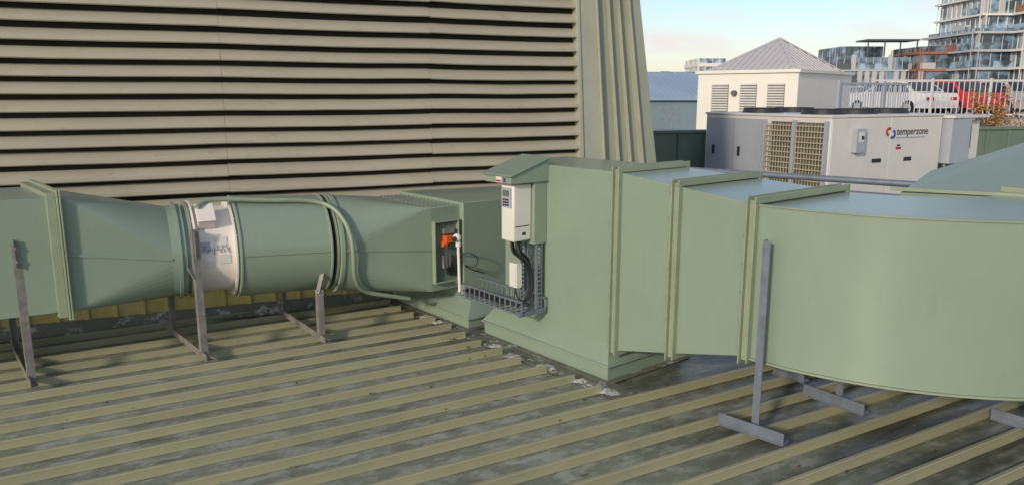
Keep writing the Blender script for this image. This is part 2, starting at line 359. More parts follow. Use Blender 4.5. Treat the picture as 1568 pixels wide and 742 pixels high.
def kerb(name,n1,lenD,lenN,parent,h1=.09,h2=.24,inset=.10):
    b=MB()
    def rect(i,z):
        a=n1-D*i+NB*i; bb=n1-D*(lenD-i)+NB*i; c=n1-D*(lenD-i)+NB*(lenN-i); d=n1-D*i+NB*(lenN-i)
        return [P3(a,z),P3(bb,z),P3(c,z),P3(d,z)]
    b.hexa(rect(.0,.004),rect(0,h1))
    b.hexa(rect(-.018,h1+.001),rect(-.018,h1+.014)); b.hexa(rect(-.010,h1+.0145),rect(inset,h2))
    b.hexa(rect(-.05,.009),rect(-.05,.014),1)
    return b.obj(name,[m_duct,m_lead],parent,bevel=.003)
kerb('roof_kerb',V2(-.34,5.73),1.25,1.1,fan,.08,.2)
legs=MB()
def support(near,far,ztn,ztf,mi=0,w=.045):
    near=V2(*near);far=V2(*far); d=(far-near).normalized(); e=V2(-d.y,d.x)
    d3=Vector((d.x,d.y,0));e3=Vector((e.x,e.y,0)); up=Vector((0,0,1))
    legs.angle(P3(near-d*.10,.049),P3(far+d*.10,.049),w,.005,mi,-e3,up)
    legs.angle(P3(near,.055),P3(near,ztn),w,.005,mi,-e3,d3)
    legs.angle(P3(far,.055),P3(far,ztf),w,.005,mi,-e3,-d3)
support((-2.104,4.942),(-2.566,5.509),.93,.6)
support((-1.400,5.327),(-1.870,5.984),.42,.5)
support((-2.991,4.475),(-3.502,5.114),.92,.47)
legs.bar(P3(V2(-2.104,4.942),.60),cpt(.03,.735,R(100),.33),.03,.006,0)
legs.bar(P3(V2(-1.400,5.327),.40),cpt(.93,.705,R(120),.34),.03,.006,0)
legs.obj('support_frames',m_galv,fan)
b=MB()
b.bar(P3(V2(-2.985,4.49),.95),P3(V2(-2.985,4.49),.78),.07,.004); b.bar(P3(V2(-2.10,4.958),.92),P3(V2(-2.10,4.958),.74),.06,.004)
for zz in (.82,.9):
    p=V2(-2.985,4.488); b.cyl(P3(p,zz),P3(p-V2(-.02,.03),zz),.012,8)
b.obj('bracket_plates',m_galv,fan)
hp=[cpt(.12,.73,R(35),.40),cpt(.17,.73,R(26),.405),cpt(.3,.73,R(24),.40),(cpt(.6,.72,R(27),.388)),cpt(.85,.71,R(27),.383),cpt(.97,.705,R(33),.39),cpt(1.06,.70,R(48),.415),cpt(1.12,.69,R(70),.42),cpt(1.13,.69,R(95),.42),cpt(1.14,.69,R(118),.42),cpt(1.22,.66,R(138),.42),cpt(1.42,.62,R(142),.42),cpt(1.62,.58,R(146),.42)]
tube('conduit_hose',hp,.017,mat('hose_green',(.27,.34,.24),.4,var=.1),fan)
b=MB(); Z=Vector((0,0,1)); D3=Vector((D.x,D.y,0)); NB3=Vector((NB.x,NB.y,0))
def onE(k,z,off=0): p=E1+NB*k+D*off; return Vector((p.x,p.y,z))
obx(b,onE(.12,.60,.006),NB3,Z,D3,.115,.235,.005,4)
for k,zz,hk,hz in ((.01,.60,.006,.24),(.232,.60,.006,.24),(.12,.84,.118,.006),(.12,.36,.118,.006)):
    obx(b,onE(k,zz,.025),NB3,Z,D3,hk,hz,.022,0)
obx(b,onE(.13,.70,.04),NB3,Z,D3,.035,.028,.03,1); obx(b,onE(.10,.66,.035),NB3,Z,D3,.02,.02,.025,1)
obx(b,onE(.14,.76,.03),NB3,Z,D3,.05,.02,.018,2); obx(b,onE(.12,.52,.03),NB3,Z,D3,.035,.05,.018,2); obx(b,onE(.16,.44,.03),NB3,Z,D3,.03,.025,.018,3)
b.obj('damper_actuator_panel',[m_flange,m_orange,m_galv,m_black,m_fgreen],fan,bevel=.003)
for i in range(4):
    tube('actuator_cable_%d'%i,[onE(.08+.03*i,.66,.06),onE(.05+.04*i,.55,.10),onE(.10+.02*i,.47,.05),onE(.16+.02*i,.40,.04)],.004,m_black,fan)
tube('looped_cable',[onE(.20,.55,.03),onE(.25,.60,.12),onE(.33,.55,.18),onE(.30,.46,.16),onE(.22,.5,.10),onE(.3,.44,.12),onE(.42,.40,.12)],.005,m_black,fan)

# ---------------------------------------------------------------- big duct run
big=group('rectangular_duct_run')
C=V2(.608,4.619); F0=C+NB*.06
def dsec(s,w): return F0+D*s, F0+D*s+NB*w
def seg(mb,s0,w0,zb0,zt0,s1,w1,zb1,zt1,mi=0):
    n0,f0=dsec(s0,w0);n1,f1=dsec(s1,w1)
    mb.hexa([P3(n0,zb0),P3(n1,zb1),P3(f1,zb1),P3(f0,zb0)],[P3(n0,zt0),P3(n1,zt1),P3(f1,zt1),P3(f0,zt0)],mi)
b=MB(); seg(b,-1.12,.60,.20,1.335,-.002,.60,.20,1.335); b.obj('shoe_box',m_duct,big,bevel=.005)
b=MB(); seg(b,.0,.60,.20,1.335,.46,.74,.305,1.29); b.obj('taper_section',m_duct,big,bevel=.004)
b=MB(); seg(b,.462,.74,.305,1.29,.96,.88,.425,1.245); b.obj('taper_section_2',m_duct,big,bevel=.004)
b=MB()
for s,w,zb_,zt_ in ((-.03,.60,.20,1.335),(.43,.735,.30,1.293),(.925,.875,.42,1.248)):
    n1,f1=dsec(s,w); frame(b,n1,f1,zb_-.002,zt_+.002,.009,.036,D)
    n1,f1=dsec(s+.05,w+.01); frame(b,n1,f1,zb_+.012,zt_+.001,.009,.036,D)
    n1,f1=dsec(s+.010,w); frame(b,n1,f1,zb_+.001,zt_+.001,.039,.016,D)
b.obj('angle_flanges',m_flange,big,bevel=.002)
b=MB()
for s,zb_,zt_ in ((-.03,.20,1.335),(.43,.30,1.293),(.925,.42,1.248)):
    z=zb_+.06
    while z<zt_-.03:
        p=F0+D*(s-.001)-NB*.024; b.cyl(P3(p-D*.008,z),P3(p,z),.009,6); z+=.15
b.obj('flange_bolts',m_galv,big)
ns,_=dsec(.975,.88); RO=1.52; RI=.64; CC=ns+NB*RO; ez0,ez1=.425,1.24
def ep(th,r,z): p=CC+(-NB*math.cos(th)+D*math.sin(th))*r; return Vector((p.x,p.y,z))
vs=[];fs=[];n=40
for i in range(n+1):
    th=R(90)*i/n; vs+=[ep(th,RO,ez0),ep(th,RO,ez1),ep(th,RI,ez1),ep(th,RI,ez0)]
for i in range(n):
    for k in range(4): fs.append((i*4+k,i*4+(k+1)%4,(i+1)*4+(k+1)%4,(i+1)*4+k))
fs+=[(0,1,2,3),(n*4,n*4+1,n*4+2,n*4+3)]
b=MB(); b.add(vs,fs)
for (zz0,zz1) in ((ez0-.012,ez0-.001),(ez1+.001,ez1+.008)):
    vs=[];fs=[]
    for i in range(n+1):
        th=R(90)*i/n; vs+=[ep(th,RO+.010,zz0),ep(th,RO+.010,zz1),ep(th,RO-.008,zz1),ep(th,RO-.008,zz0)]
    for i in range(n):
        for k in range(4): fs.append((i*4+k,i*4+(k+1)%4,(i+1)*4+(k+1)%4,(i+1)*4+k))
    b.add(vs,fs,1)
b.obj('elbow',[m_duct,m_flange],big)
b=MB(); e0=CC+D*RO; e1=CC+D*RI
b.prism([tuple(e0+NB*.003),tuple(e0+NB*1.6),tuple(e1+NB*1.6),tuple(e1+NB*.003)],ez0,ez1); b.obj('straight_section',m_duct,big,bevel=.004)
b=MB(); frame(b,e0+NB*-.02,e1-NB*.02,ez0,ez1+.002,.05,.04,NB); b.obj('elbow_flange',m_flange,big,bevel=.002)
b=MB()
b.hexa([(2.38,4.62,.5),(3.3,4.05,.5),(4.6,5.1,.5),(2.75,5.3,.5)],[(2.36,4.62,1.215),(2.95,4.18,1.232),(4.3,5.0,1.80),(2.85,5.2,1.29)])
b.obj('rising_transition',m_duct,big,bevel=.004)
b=MB(); b.bar((2.32,4.66,1.235),(3.0,4.14,1.25),.04,.02); b.obj('transition_flange',m_flange,big)
kerb('roof_kerb',C+NB*.0+D*.0,1.30,.74,big,.10,.235,.07)
legs=MB()
u3=Vector((0,0,1))
def tpost(p,zt,f0,f1,w=.042):
    p=V2(*p);f0=V2(*f0);f1=V2(*f1);d=(f1-f0).normalized();e=V2(-d.y,d.x);d3=Vector((d.x,d.y,0));e3=Vector((e.x,e.y,0))
    legs.angle(P3(f0-e*.03,.053),P3(f1-e*.03,.053),.06,.005,0,e3,u3*.8)
    legs.bar(P3(f0,.0505),P3(f1,.0505),.075,.005)
    legs.angle(P3(p,.055),P3(p,zt),w,.005,0,d3,e3)
tpost((1.265,3.785),1.08,(1.14,3.91),(1.40,3.64))
tpost((1.87,4.17),.43,(1.76,4.32),(1.98,4.01))
tpost((1.76,4.60),.43,(1.70,4.68),(1.83,4.5))
tpost((2.75,3.85),.43,(2.66,3.97),(2.86,3.70))
legs.bar((1.87,4.17,.40),(1.76,4.60,.40),.04,.04)
legs.obj('support_posts',m_galv_b,big)

# ---------------------------------------------------------------- fan speed controller and hood
ctl=group('fan_speed_controller')
def fp(s,o,z): p=F0+D*s-NB*o; return Vector((p.x,p.y,z))
def fbox(mb,s0,s1,o0,o1,z0,z1,mi=0,tilt=0):
    mb.hexa([fp(s0,o0,z0),fp(s1,o0,z0),fp(s1,o1,z0),fp(s0,o1,z0)],[fp(s0,o0,z1),fp(s1,o0,z1),fp(s1,o1,z1-tilt),fp(s0,o1,z1-tilt)],mi)
b=MB(); fbox(b,-.92,-.66,.001,.115,.80,1.25); b.obj('backing_box',m_duct,ctl,bevel=.004)
b=MB()
b.hexa([fp(-.925,.0,1.225),fp(-.645,.0,1.225),fp(-.645,.33,1.225),fp(-.925,.33,1.225)],[fp(-.925,.0,1.38),fp(-.645,.0,1.38),fp(-.645,.33,1.275),fp(-.925,.33,1.275)])
b.hexa([fp(-.94,-.01,1.381),fp(-.63,-.01,1.381),fp(-.63,.345,1.272),fp(-.94,.345,1.272)],[fp(-.94,-.01,1.393),fp(-.63,-.01,1.393),fp(-.63,.35,1.283),fp(-.94,.35,1.283)])
b.obj('weather_hood',m_duct,ctl,bevel=.003)
b=MB(); fbox(b,-.82,-.685,.116,.275,.83,1.215); b.obj('drive_enclosure',m_vfd,ctl,bevel=.012)
b=MB()
fbox(b,-.80,-.705,.276,.285,1.06,1.19,0); fbox(b,-.785,-.72,.2855,.288,1.135,1.175,1)
for i in range(3):
    for j in range(3): fbox(b,-.783+i*.022,-.768+i*.022,.2855,.289,1.07+j*.018,1.082+j*.018,2)
fbox(b,-.684,-.6835,.14,.26,.93,.936,2); fbox(b,-.684,-.6835,.17,.2,.87,.89,2)
b.obj('keypad',[m_unit_g,m_screen,m_black],ctl)
b=MB()
fbox(b,-.80,-.74,.331,.333,1.23,1.268,1); fbox(b,-.795,-.745,.3335,.335,1.235,1.247,2); fbox(b,-.72,-.70,.331,.333,1.235,1.262,0); b.obj('warning_label',[m_blue,m_vfd,m_red],ctl)
def channel(mb,p0,p1,across,nrm,w=.04,t=.003,dep=.02,hole=.03,mi=0):
    p0=Vector(p0);p1=Vector(p1);L=(p1-p0).length;d=(p1-p0)/L
    for sgn in (-1,1):
        o=across*sgn*(w/2-.005); mb.bar(p0+o,p1+o,.010,t,mi,up=nrm)
        o=across*sgn*(w/2); mb.bar(p0+o-nrm*dep/2,p1+o-nrm*dep/2,t,dep,mi,up=nrm)
    k=0.0
    while k<L:
        c=p0+d*k; mb.bar(c-across*(w/2-.01),c+across*(w/2-.01),.012,t,mi,up=nrm); k+=hole
b=MB()
channel(b,fp(-.665,.06,.33),fp(-.665,.06,.80),NB3,D3,w=.05)
channel(b,fp(-.80,.10,.33),fp(-.80,.10,.82),D3,-NB3,w=.05)
s_a,s_b=-.64,-1.42
for o in (.03,.24):
    channel(b,fp(s_a,o,.37),fp(s_b,o,.37),Z,-NB3,w=.10,hole=.06)
k=s_a
while k>s_b:
    b.bar(fp(k,.03,.322),fp(k,.24,.322),.018,.004); k-=.06
b.bar(fp(-.66,.01,.33),fp(-.66,.25,.33),.03,.03)
b.obj('cable_tray',m_galv_b,ctl)
b=MB(); fbox(b,-.80,-.72,.17,.22,.50,.67); fbox(b,-.79,-.73,.221,.228,.51,.66); b.obj('isolator_box',m_vfd,ctl,bevel=.006)
for i,(a,c) in enumerate((( -.78,.2),(-.76,.23),(-.74,.18),(-.72,.22))):
    tube('drive_cable_%d'%i,[fp(a,c,.83),fp(a+.01,c+.02,.76),fp(a+.03,c-.06,.70),fp(-.73+.01*i,.10,.62),fp(-.73+.01*i,.09,.45),fp(-.76,.12,.37),fp(-.9,.12+.02*i,.345),fp(-1.15,.10+.025*i,.345),fp(-1.40,.12+.02*i,.345)],.009,m_black,ctl)
tube('isolator_cable',[fp(-.76,.2,.5),fp(-.75,.2,.44),fp(-.72,.17,.40),fp(-.78,.16,.35)],.006,m_black,ctl)
sen=group('pole_mounted_sensor')
b=MB(); b.cyl(fp(-1.34,.26,.36),fp(-1.35,.26,.72),.011,12); b.cyl(fp(-1.35,.26,.70),fp(-1.35,.26,.74),.02,12); b.obj('pole',m_white,sen)
bm=bmesh.new(); bmesh.ops.create_uvsphere(bm,u_segments=20,v_segments=12,radius=.033); bmesh.ops.translate(bm,verts=bm.verts,vec=fp(-1.35,.27,.765)); me=bpy.data.meshes.new('dome'); bm.to_mesh(me); bm.free(); finish('dome',me,m_white,sen)
b=MB(); b.cyl(fp(-1.345,.285,.765),fp(-1.33,.315,.76),.018,14); b.obj('lens',m_black,sen)

# ---------------------------------------------------------------- pipes behind big duct
pr=group('roof_pipe_rail')
b=MB()
b.cyl((.75,7.75,1.12),(3.75,5.35,1.12),.026,16); b.cyl((.8,7.9,1.0),(3.8,5.5,1.0),.02,16)
for k in (.1,.45,.8):
    p=V2(.75,7.75).lerp(V2(3.75,5.35),k); b.cyl(P3(p,0),P3(p,1.12),.02,10)
b.obj('pipes',m_galv_b,pr)

# ---------------------------------------------------------------- rooftop air-conditioning unit
ac=group('rooftop_air_conditioner')
n0=V2(3.72,9.0); lf=V2(-.99,1.85); rt=V2(1.83,.975); ld=lf.normalized(); rd=rt.normalized(); LLn=lf.length; RLn=rt.length
az0,az1=.30,1.53
b=MB(); b.prism([tuple(n0),tuple(n0+rt),tuple(n0+rt+lf),tuple(n0+lf)],az0,az1,0); b.prism([tuple(n0-rd*.015-ld*.015),tuple(n0+rt+rd*.015-ld*.015),tuple(n0+rt+lf+rd*.015+ld*.015),tuple(n0+lf+ld*.015-rd*.015)],az1+.001,az1+.03,0)
b.obj('casing',m_unit,ac,bevel=.006)
b=MB()
for k in (0.0,.5,1):
    for j in (0,1): p=n0+rt*k+lf*j; b.obox(p,rd,ld,.06,.06,.0,az0-.061,0)
b.bar(P3(n0,az0-.03),P3(n0+rt,az0-.03),.08,.058); b.bar(P3(n0+lf,az0-.03),P3(n0+rt+lf,az0-.03),.08,.058)
b.obj('stand',m_galv,ac)
b=MB()
def lface(k0,k1,z0,z1,off,th,mi):
    a=n0+ld*k0-rd*off; c=n0+ld*k1-rd*off; b.prism([tuple(a),tuple(c),tuple(c-rd*th),tuple(a-rd*th)],z0,z1,mi)
lface(LLn*.50,LLn*.74-.01,.34,1.49,.001,.012,0); lface(LLn*.74,LLn*.985,.34,1.49,.001,.012,0)
lface(.05,.43*LLn,.36,1.47,.001,.006,1)
def grid(k0,k1,z0,z1):
    k=k0
    while k<k1: lface(k,k+.008,z0,z1,.03,.008,2); k+=.045
    z=z0
    while z<z1: lface(k0,k1,z,z+.012,.039,.006,2); z+=.065
grid(.06,.48,.38,1.45); grid(.54,.96,.38,1.45)
lface(.02,.055,.34,1.49,.001,.05,0); lface(.485,.535,.34,1.49,.001,.05,0); lface(.965,1.0,.34,1.49,.001,.05,0)
lface(1.42,1.44,1.0,1.12,.013,.03,3); lface(1.9,1.92,1.0,1.12,.013,.03,3)
b.obj('coil_side',[m_unit_g,m_fin,m_guard,m_black],ac)  # panels and posts greyer than the off-white casing: shade painted in
b=MB()
def rface(k0,k1,z0,z1,off,th,mi):
    a=n0+rd*k0-ld*off; c=n0+rd*k1-ld*off; b.prism([tuple(a),tuple(c),tuple(c-ld*th),tuple(a-ld*th)],z0,z1,mi)
rface(.015,1.04,.33,1.51,.001,.010,0); rface(1.055,2.06,.33,1.51,.001,.010,0)
rface(.36,.52,1.12,1.40,.012,.07,1); rface(.395,.485,1.24,1.36,.083,.008,0); rface(.43,.45,1.28,1.32,.092,.02,2)
rface(.75,.92,.98,1.03,.012,.004,2); rface(1.35,1.50,.98,1.03,.012,.004,2)
rface(1.18,1.28,1.13,1.16,.012,.003,3); rface(1.20,1.26,1.17,1.19,.012,.003,2)
b.obj('service_panels',[m_unit,m_unit_g,m_black,m_red],ac,bevel=.004)
b=MB()
rd3=Vector((rd.x,rd.y,0)); ld3=Vector((ld.x,ld.y,0))
def lpt(k,z,off=.016): p=n0+rd*k-ld*off; return Vector((p.x,p.y,z))
for (cx_,cz_,a0_,mi) in ((1.03,1.35,60,0),(1.09,1.32,240,1)):
    for k in range(8):
        a0=R(a0_+k*25);a1=R(a0_+k*25+24)
        b.bar(lpt(cx_+.05*math.cos(a0),cz_+.042*math.sin(a0)),lpt(cx_+.05*math.cos(a1),cz_+.042*math.sin(a1)),.03,.004,mi,up=-ld3)
b.obj('logo_mark',[m_red,m_blue],ac)
tcu=bpy.data.curves.new('logo_text','FONT'); tcu.body='temperzone'; tcu.size=.125; tcu.extrude=.001; tcu.materials.append(m_black)
to=bpy.data.objects.new('logo_text',tcu); scene.collection.objects.link(to); to.parent=ac
to.matrix_world=Matrix.Translation(lpt(1.17,1.31,.018))@Matrix(((rd.x,0,-ld.x,0),(rd.y,0,-ld.y,0),(0,1,0,0),(0,0,0,1)))
b=MB()
b.bar(lpt(1.17,1.275),lpt(1.72,1.275),.012,.003,0,up=-ld3); b.obj('logo_strapline',m_unit_g,ac)
b=MB(); e=n0+rt+rd*.02
b.prism([tuple(e+rd*.02-ld*.12),tuple(e+rd*.42-ld*.12),tuple(e+rd*.42+ld*.9),tuple(e+rd*.02+ld*.9)],.92,1.5,0)
b.prism([tuple(e+rd*.45+ld*.0),tuple(e+rd*.80+ld*.0),tuple(e+rd*.8+ld*.9),tuple(e+rd*.45+ld*.9)],.95,1.46,1)
b.prism([tuple(e+rd*.0-ld*.15),tuple(e+rd*.84-ld*.10),tuple(e+rd*.84+ld*.9),tuple(e+rd*.0+ld*.9)],1.501,1.535,1)
b.prism([tuple(e+rd*.50-ld*.012),tuple(e+rd*.62-ld*.012),tuple(e+rd*.62-ld*.002),tuple(e+rd*.50-ld*.002)],1.1,1.4,2)
b.obj('end_cabinet',[m_unit_g,m_unit,m_fgreen],ac,bevel=.004)
for i in range(3): tube('conduit_%d'%i,[P3(e+rd*(.08+.07*i)-ld*.02,.93),P3(e+rd*(.08+.07*i)-ld*.03,.8),P3(e+rd*(.05+.07*i)-ld*.05,.6),P3(e+rd*(.02+.06*i)-ld*.05,.1)],.018,m_galv,ac)
for fx,fy in ((.45,.5),(1.05,.5),(1.65,.5),(.45,1.5),(1.05,1.5)):
    c=n0+rd*fx+ld*fy; b=MB()
    b.cyl(P3(c,az1+.031),P3(c,az1+.085),.27,32,0,cap=False,r2=.25)
    b.cyl(P3(c,az1+.035),P3(c,az1+.075),.06,16,1)
    for i in range(12):
        a=2*math.pi*i/12; b.bar(P3(c,az1+.095),P3(c+V2(math.cos(a),math.sin(a))*.26,az1+.088),.008,.008,1)
    for rr in (.1,.16,.21,.25):
        for i in range(24):
            a=2*math.pi*i/24;a2=2*math.pi*(i+1)/24
            b.bar(P3(c+V2(math.cos(a),math.sin(a))*rr,az1+.092),P3(c+V2(math.cos(a2),math.sin(a2))*rr,az1+.092),.006,.006,1)
    for i in range(5):
        a=2*math.pi*i/5; u=V2(math.cos(a),math.sin(a)); w=V2(-u.y,u.x)
        b.add([P3(c+u*.05-w*.03,az1+.045),P3(c+u*.24-w*.07,az1+.04),P3(c+u*.24+w*.07,az1+.07),P3(c+u*.05+w*.03,az1+.065)],[(0,1,2,3)],1)
    b.obj('condenser_fan',[m_black,m_black],ac)

# ---------------------------------------------------------------- parapet, edge
b=MB(); b.prism([(1.2,10.9),(15.5,14.0),(15.5,14.2),(1.2,11.1)],-.2,1.25); b.prism([(1.18,10.86),(15.5,13.96),(15.5,14.24),(1.18,11.14)],1.251,1.29)
for k in range(36):
    p=V2(1.2,10.9).lerp(V2(15.5,14.0),k/36); b.bar(P3(p+V2(.02,-.012),0.03),P3(p+V2(.02,-.012),1.24),.03,.03)
b.obj('roof_parapet',m_fgreen,bevel=.003)
b=MB(); b.prism([(-14,-7),(16,-7),(16,13.9),(-14,10.6)],-9,-.012); b.obj('building_podium',m_conc)

# ---------------------------------------------------------------- off-site surroundings
b=MB(); b.add([(-900,-900,-9),(900,-900,-9),(900,900,-9),(-900,900,-9)],[(0,1,2,3)]); b.obj('ground',m_gnd,smooth=False)
pr=group('plant_room_pyramid_roof')
c0=V2(9.17,25); l1=V2(6.51,27.3)
ldd=(l1-c0).normalized(); rdd=V2(-ldd.y,ldd.x)*-1
if rdd.y<0: rdd=-rdd
Lw=(l1-c0).length; Rw=5.2
b=MB(); b.prism([tuple(c0),tuple(c0+rdd*Rw),tuple(c0+rdd*Rw+ldd*Lw),tuple(c0+ldd*Lw)],-8.9,2.5,0)
b.prism([tuple(c0-rdd*.08-ldd*.08),tuple(c0+rdd*(Rw+.08)-ldd*.08),tuple(c0+rdd*(Rw+.08)+ldd*(Lw+.08)),tuple(c0+ldd*(Lw+.08)-rdd*.08)],2.501,2.6,0)
b.obj('walls',m_wall_w,pr)
ce=c0+rdd*Rw*.5+ldd*Lw*.5
b=MB(); base=[c0+rdd*.25+ldd*.25,c0+rdd*(Rw-.25)+ldd*.25,c0+rdd*(Rw-.25)+ldd*(Lw-.25),c0+rdd*.25+ldd*(Lw-.25)]
vs=[P3(p,2.601) for p in base]+[P3(ce,3.75)]; b.add(vs,[(0,1,4),(1,2,4),(2,3,4),(3,0,4)])
for i in range(4):
    b.bar(P3(base[i],2.62),P3(ce,3.77),.12,.04)
    pa,pb=base[i],base[(i+1)%4]
    for k in range(1,14):
        f_=k/14; p=pa.lerp(pb,f_); h=min(f_,1-f_)*2
        mid=pa.lerp(pb,.5)
        tgt=P3(p,2.602)+ (P3(ce,3.75)-P3(mid,2.602))*h
        b.bar(P3(p,2.615),tgt+Vector((0,0,.012)),.03,.03)
b.obj('pyramid_roof',m_roof_w,pr,smooth=False)
b=MB()
for k0,k1 in ((.42,.98),(1.36,1.92),(2.35,2.95)):
    k0*=Lw/3.5;k1*=Lw/3.5
    a=c0+ldd*k0-rdd*.001;c=c0+ldd*k1-rdd*.001
    b.prism([tuple(a),tuple(c),tuple(c-rdd*.03),tuple(a-rdd*.03)],1.05,2.12,1)
    z=1.08
    while z<2.1:
        b.prism([tuple(a-rdd*.031),tuple(c-rdd*.031),tuple(c-rdd*.07),tuple(a-rdd*.07)],z,z+.055,0); z+=.085
b.obj('wall_vents',[m_vent,m_dkgrey],pr)
b=MB(); p=c0+ldd*2.12*Lw/3.5-rdd*.02; b.cyl(P3(p,1.85),P3(p-rdd*.12,1.85),.09,12); b.obj('wall_light',m_dkgrey,pr)
sh=group('blue_metal_shed')
b=MB(); b.prism([(3.2,33),(11,35),(11,41),(3.2,39)],-8.9,1.55,1)
b.hexa([(3.0,32.8,1.551),(11.2,34.8,1.551),(11.2,41,2.75),(3.0,39,2.75)],[(3.0,32.8,1.68),(11.2,34.8,1.68),(11.2,41,2.88),(3.0,39,2.88)],0)
for k in range(30):
    x=3.0+8.2*k/29; y=32.8+2*k/29; b.bar((x,y,1.70),(x,y+6.2,2.90),.04,.05,0)
b.obj('shed_body',[m_blueroof,m_bluewall],sh,smooth=False)
b=MB(); b.prism([(3.0,24),(7.3,25.4),(7.3,27),(3.0,26)],-8.9,.45,0); b.obj('low_parapet_building',m_fgreen)
lr=group('white_access_rail'); b=MB()
for x in (2.75,2.92,3.08,3.25): b.bar((x,15.0,.5),(x,15.0,1.55),.03,.03)
for z in (.7,.92,1.15,1.36,1.54): b.bar((2.75,15,z),(3.25,15,z),.03,.03)
b.bar((2.75,15,-.2),(2.75,15,.6),.04,.04); b.bar((3.25,15,-.2),(3.25,15,.6),.04,.04); b.obj('rails',m_wall_w,lr)
dk=MB(); dk.prism([(12.2,29.6),(60,29.6),(60,75),(12.2,75)],-8.9,.9); dk.obj('car_park_deck',m_conc)
def picket(name,p0,p1,z0,z1,sp,m,cap=.06):
    g=group(name); b=MB(); p0=V2(*p0);p1=V2(*p1);L_=(p1-p0).length; n_=int(L_/sp)
    for i in range(n_+1):
        p=p0.lerp(p1,i/n_); b.bar(P3(p,z0),P3(p,z1),.03,.02)
    b.bar(P3(p0,z1),P3(p1,z1),.05,cap); b.bar(P3(p0,z0+.1),P3(p1,z0+.1),.05,cap)
    for i in range(int(L_/2.2)+1):
        p=p0.lerp(p1,min(1,i*2.2/L_)); b.bar(P3(p,z0-.1),P3(p,z1+.08),.08,.08)
    b.obj('pickets',m,g)
picket('balustrade',(13.6,29.3),(60,29.3),.95,2.32,.2,m_railp)
picket('balustrade',(8.9,21.2),(11.8,23.2),.9,2.1,.13,m_unit_g)
b=MB(); b.prism([(8.5,21),(13.4,24.4),(12.5,26),(8,22)],-8.9,.89); b.obj('low_flat_roof',m_ltgrey)
def car(x,y,z,ang,m,L=4.4,W=1.8,H=1.48):
    g=group('parked_car'); g.location=(x,y,z); g.rotation_euler=(0,0,ang)
    b=MB()
    prf=[(-2.2,.35),(-2.2,.8),(-2.05,.95),(-1.5,1.0),(-.95,1.42),(-.3,1.48),(.35,1.44),(1.05,1.0),(1.9,.88),(2.2,.7),(2.2,.35)]
    n_=len(prf)
    def row(ys,inset): return [Vector((px,ys*(W/2-(inset*max(0,(pz-.95))*.45)),pz)) for px,pz in prf]
    vs=row(-1,1)+row(1,1); fs=[tuple(range(n_)),tuple(range(n_,2*n_))[::-1]]+[(i,(i+1)%n_,(i+1)%n_+n_,i+n_) for i in range(n_)]
    b.add(vs,fs,0)
    for sg in (-1,1):
        yy=lambda pz: sg*(W/2-max(0,(pz-.95))*.45+.004)
        for poly in ([(-1.35,1.02),(-.92,1.36),(-.3,1.41),(-.3,1.02)],[(-.22,1.02),(-.22,1.41),(.3,1.38),(.88,1.02)]):
            b.add([Vector((px,yy(pz),pz)) for px,pz in poly],[(0,1,2,3)],1)
        for wx in (-1.35,1.35):
            b.cyl((wx,sg*(W/2-.2),.33),(wx,sg*(W/2+.01),.33),.33,20,2); b.cyl((wx,sg*(W/2+.011),.33),(wx,sg*(W/2+.02),.33),.2,12,3)
    b.add([Vector((.40,-.62,1.445)),Vector((.40,.62,1.445)),Vector((1.03,.74,1.045)),Vector((1.03,-.74,1.045))],[(0,1,2,3)],1)
    b.add([Vector((-1.0,-.62,1.405)),Vector((-1.0,.62,1.405)),Vector((-1.48,.74,1.04)),Vector((-1.48,-.74,1.04))],[(0,1,2,3)],1)
    for sg in (-.65,.65):
        b.add([Vector((2.204,sg-.2,.62)),Vector((2.204,sg+.2,.62)),Vector((2.204,sg+.2,.70)),Vector((2.204,sg-.2,.70))],[(0,1,2,3)],3)
        b.add([Vector((-2.204,sg-.2,.66)),Vector((-2.204,sg+.2,.66)),Vector((-2.204,sg+.2,.79)),Vector((-2.204,sg-.2,.79))],[(0,1,2,3)],4)
    b.obj('car_body',[m,m_carglass,m_tyre,m_cars[2],m_red],g)
for x,y,a,k in ((16.6,33.4,110,0),(18.7,33.6,110,1),(20.9,33.3,100,2),(23.0,33.5,95,1),(25.4,33.5,80,4),(28.5,33,190,1),(19.5,40,0,0),(25,41,0,3)):
    car(x,y,.905,R(a),m_cars[k])
def tree(x,y,z0,h,r,seed,m=m_leafo):
    rnd=random.Random(seed); g=group('autumn_tree'); b=MB()
    b.cyl((x,y,z0),(x+.1,y,z0+h*.5),.05,10,0,r2=.03); tips=[]
    for i in range(10):
        a=rnd.random()*6.28; l=r*rnd.uniform(.4,1); p=Vector((x+.08,y,z0+h*rnd.uniform(.3,.52))); q_=p+Vector((math.cos(a)*l,math.sin(a)*l,h*rnd.uniform(.15,.5)))
        b.cyl(p,q_,.02,6,0,r2=.006); tips+=[q_,p.lerp(q_,.6)]
    b.obj('trunk_and_limbs',m_bark,g)
    b=MB()
    for t in tips:
        for i in range(28):
            c=t+Vector((rnd.gauss(0,.17*r),rnd.gauss(0,.17*r),rnd.gauss(0,.18*r)))
            u=Vector((rnd.gauss(0,1),rnd.gauss(0,1),rnd.gauss(0,1))).normalized()*.05; w=u.orthogonal().normalized()*.03
            b.add([c-u,c+w,c+u,c-w],[(0,1,2,3)])
    b.obj('leaves',m,g,smooth=False)
for i,(x,y,h,r) in enumerate(((14.9,24.5,2.6,.5),(15.8,25.5,2.2,.5),(16.6,25,2.1,.8),(17.5,24.6,1.9,.8))): tree(x,y,-.5,h,r,i)
b=MB(); b.prism([(13.6,23),(30,23),(30,28.5),(13.6,28.5)],-8.9,-.55); b.obj('planter_terrace',m_conc)

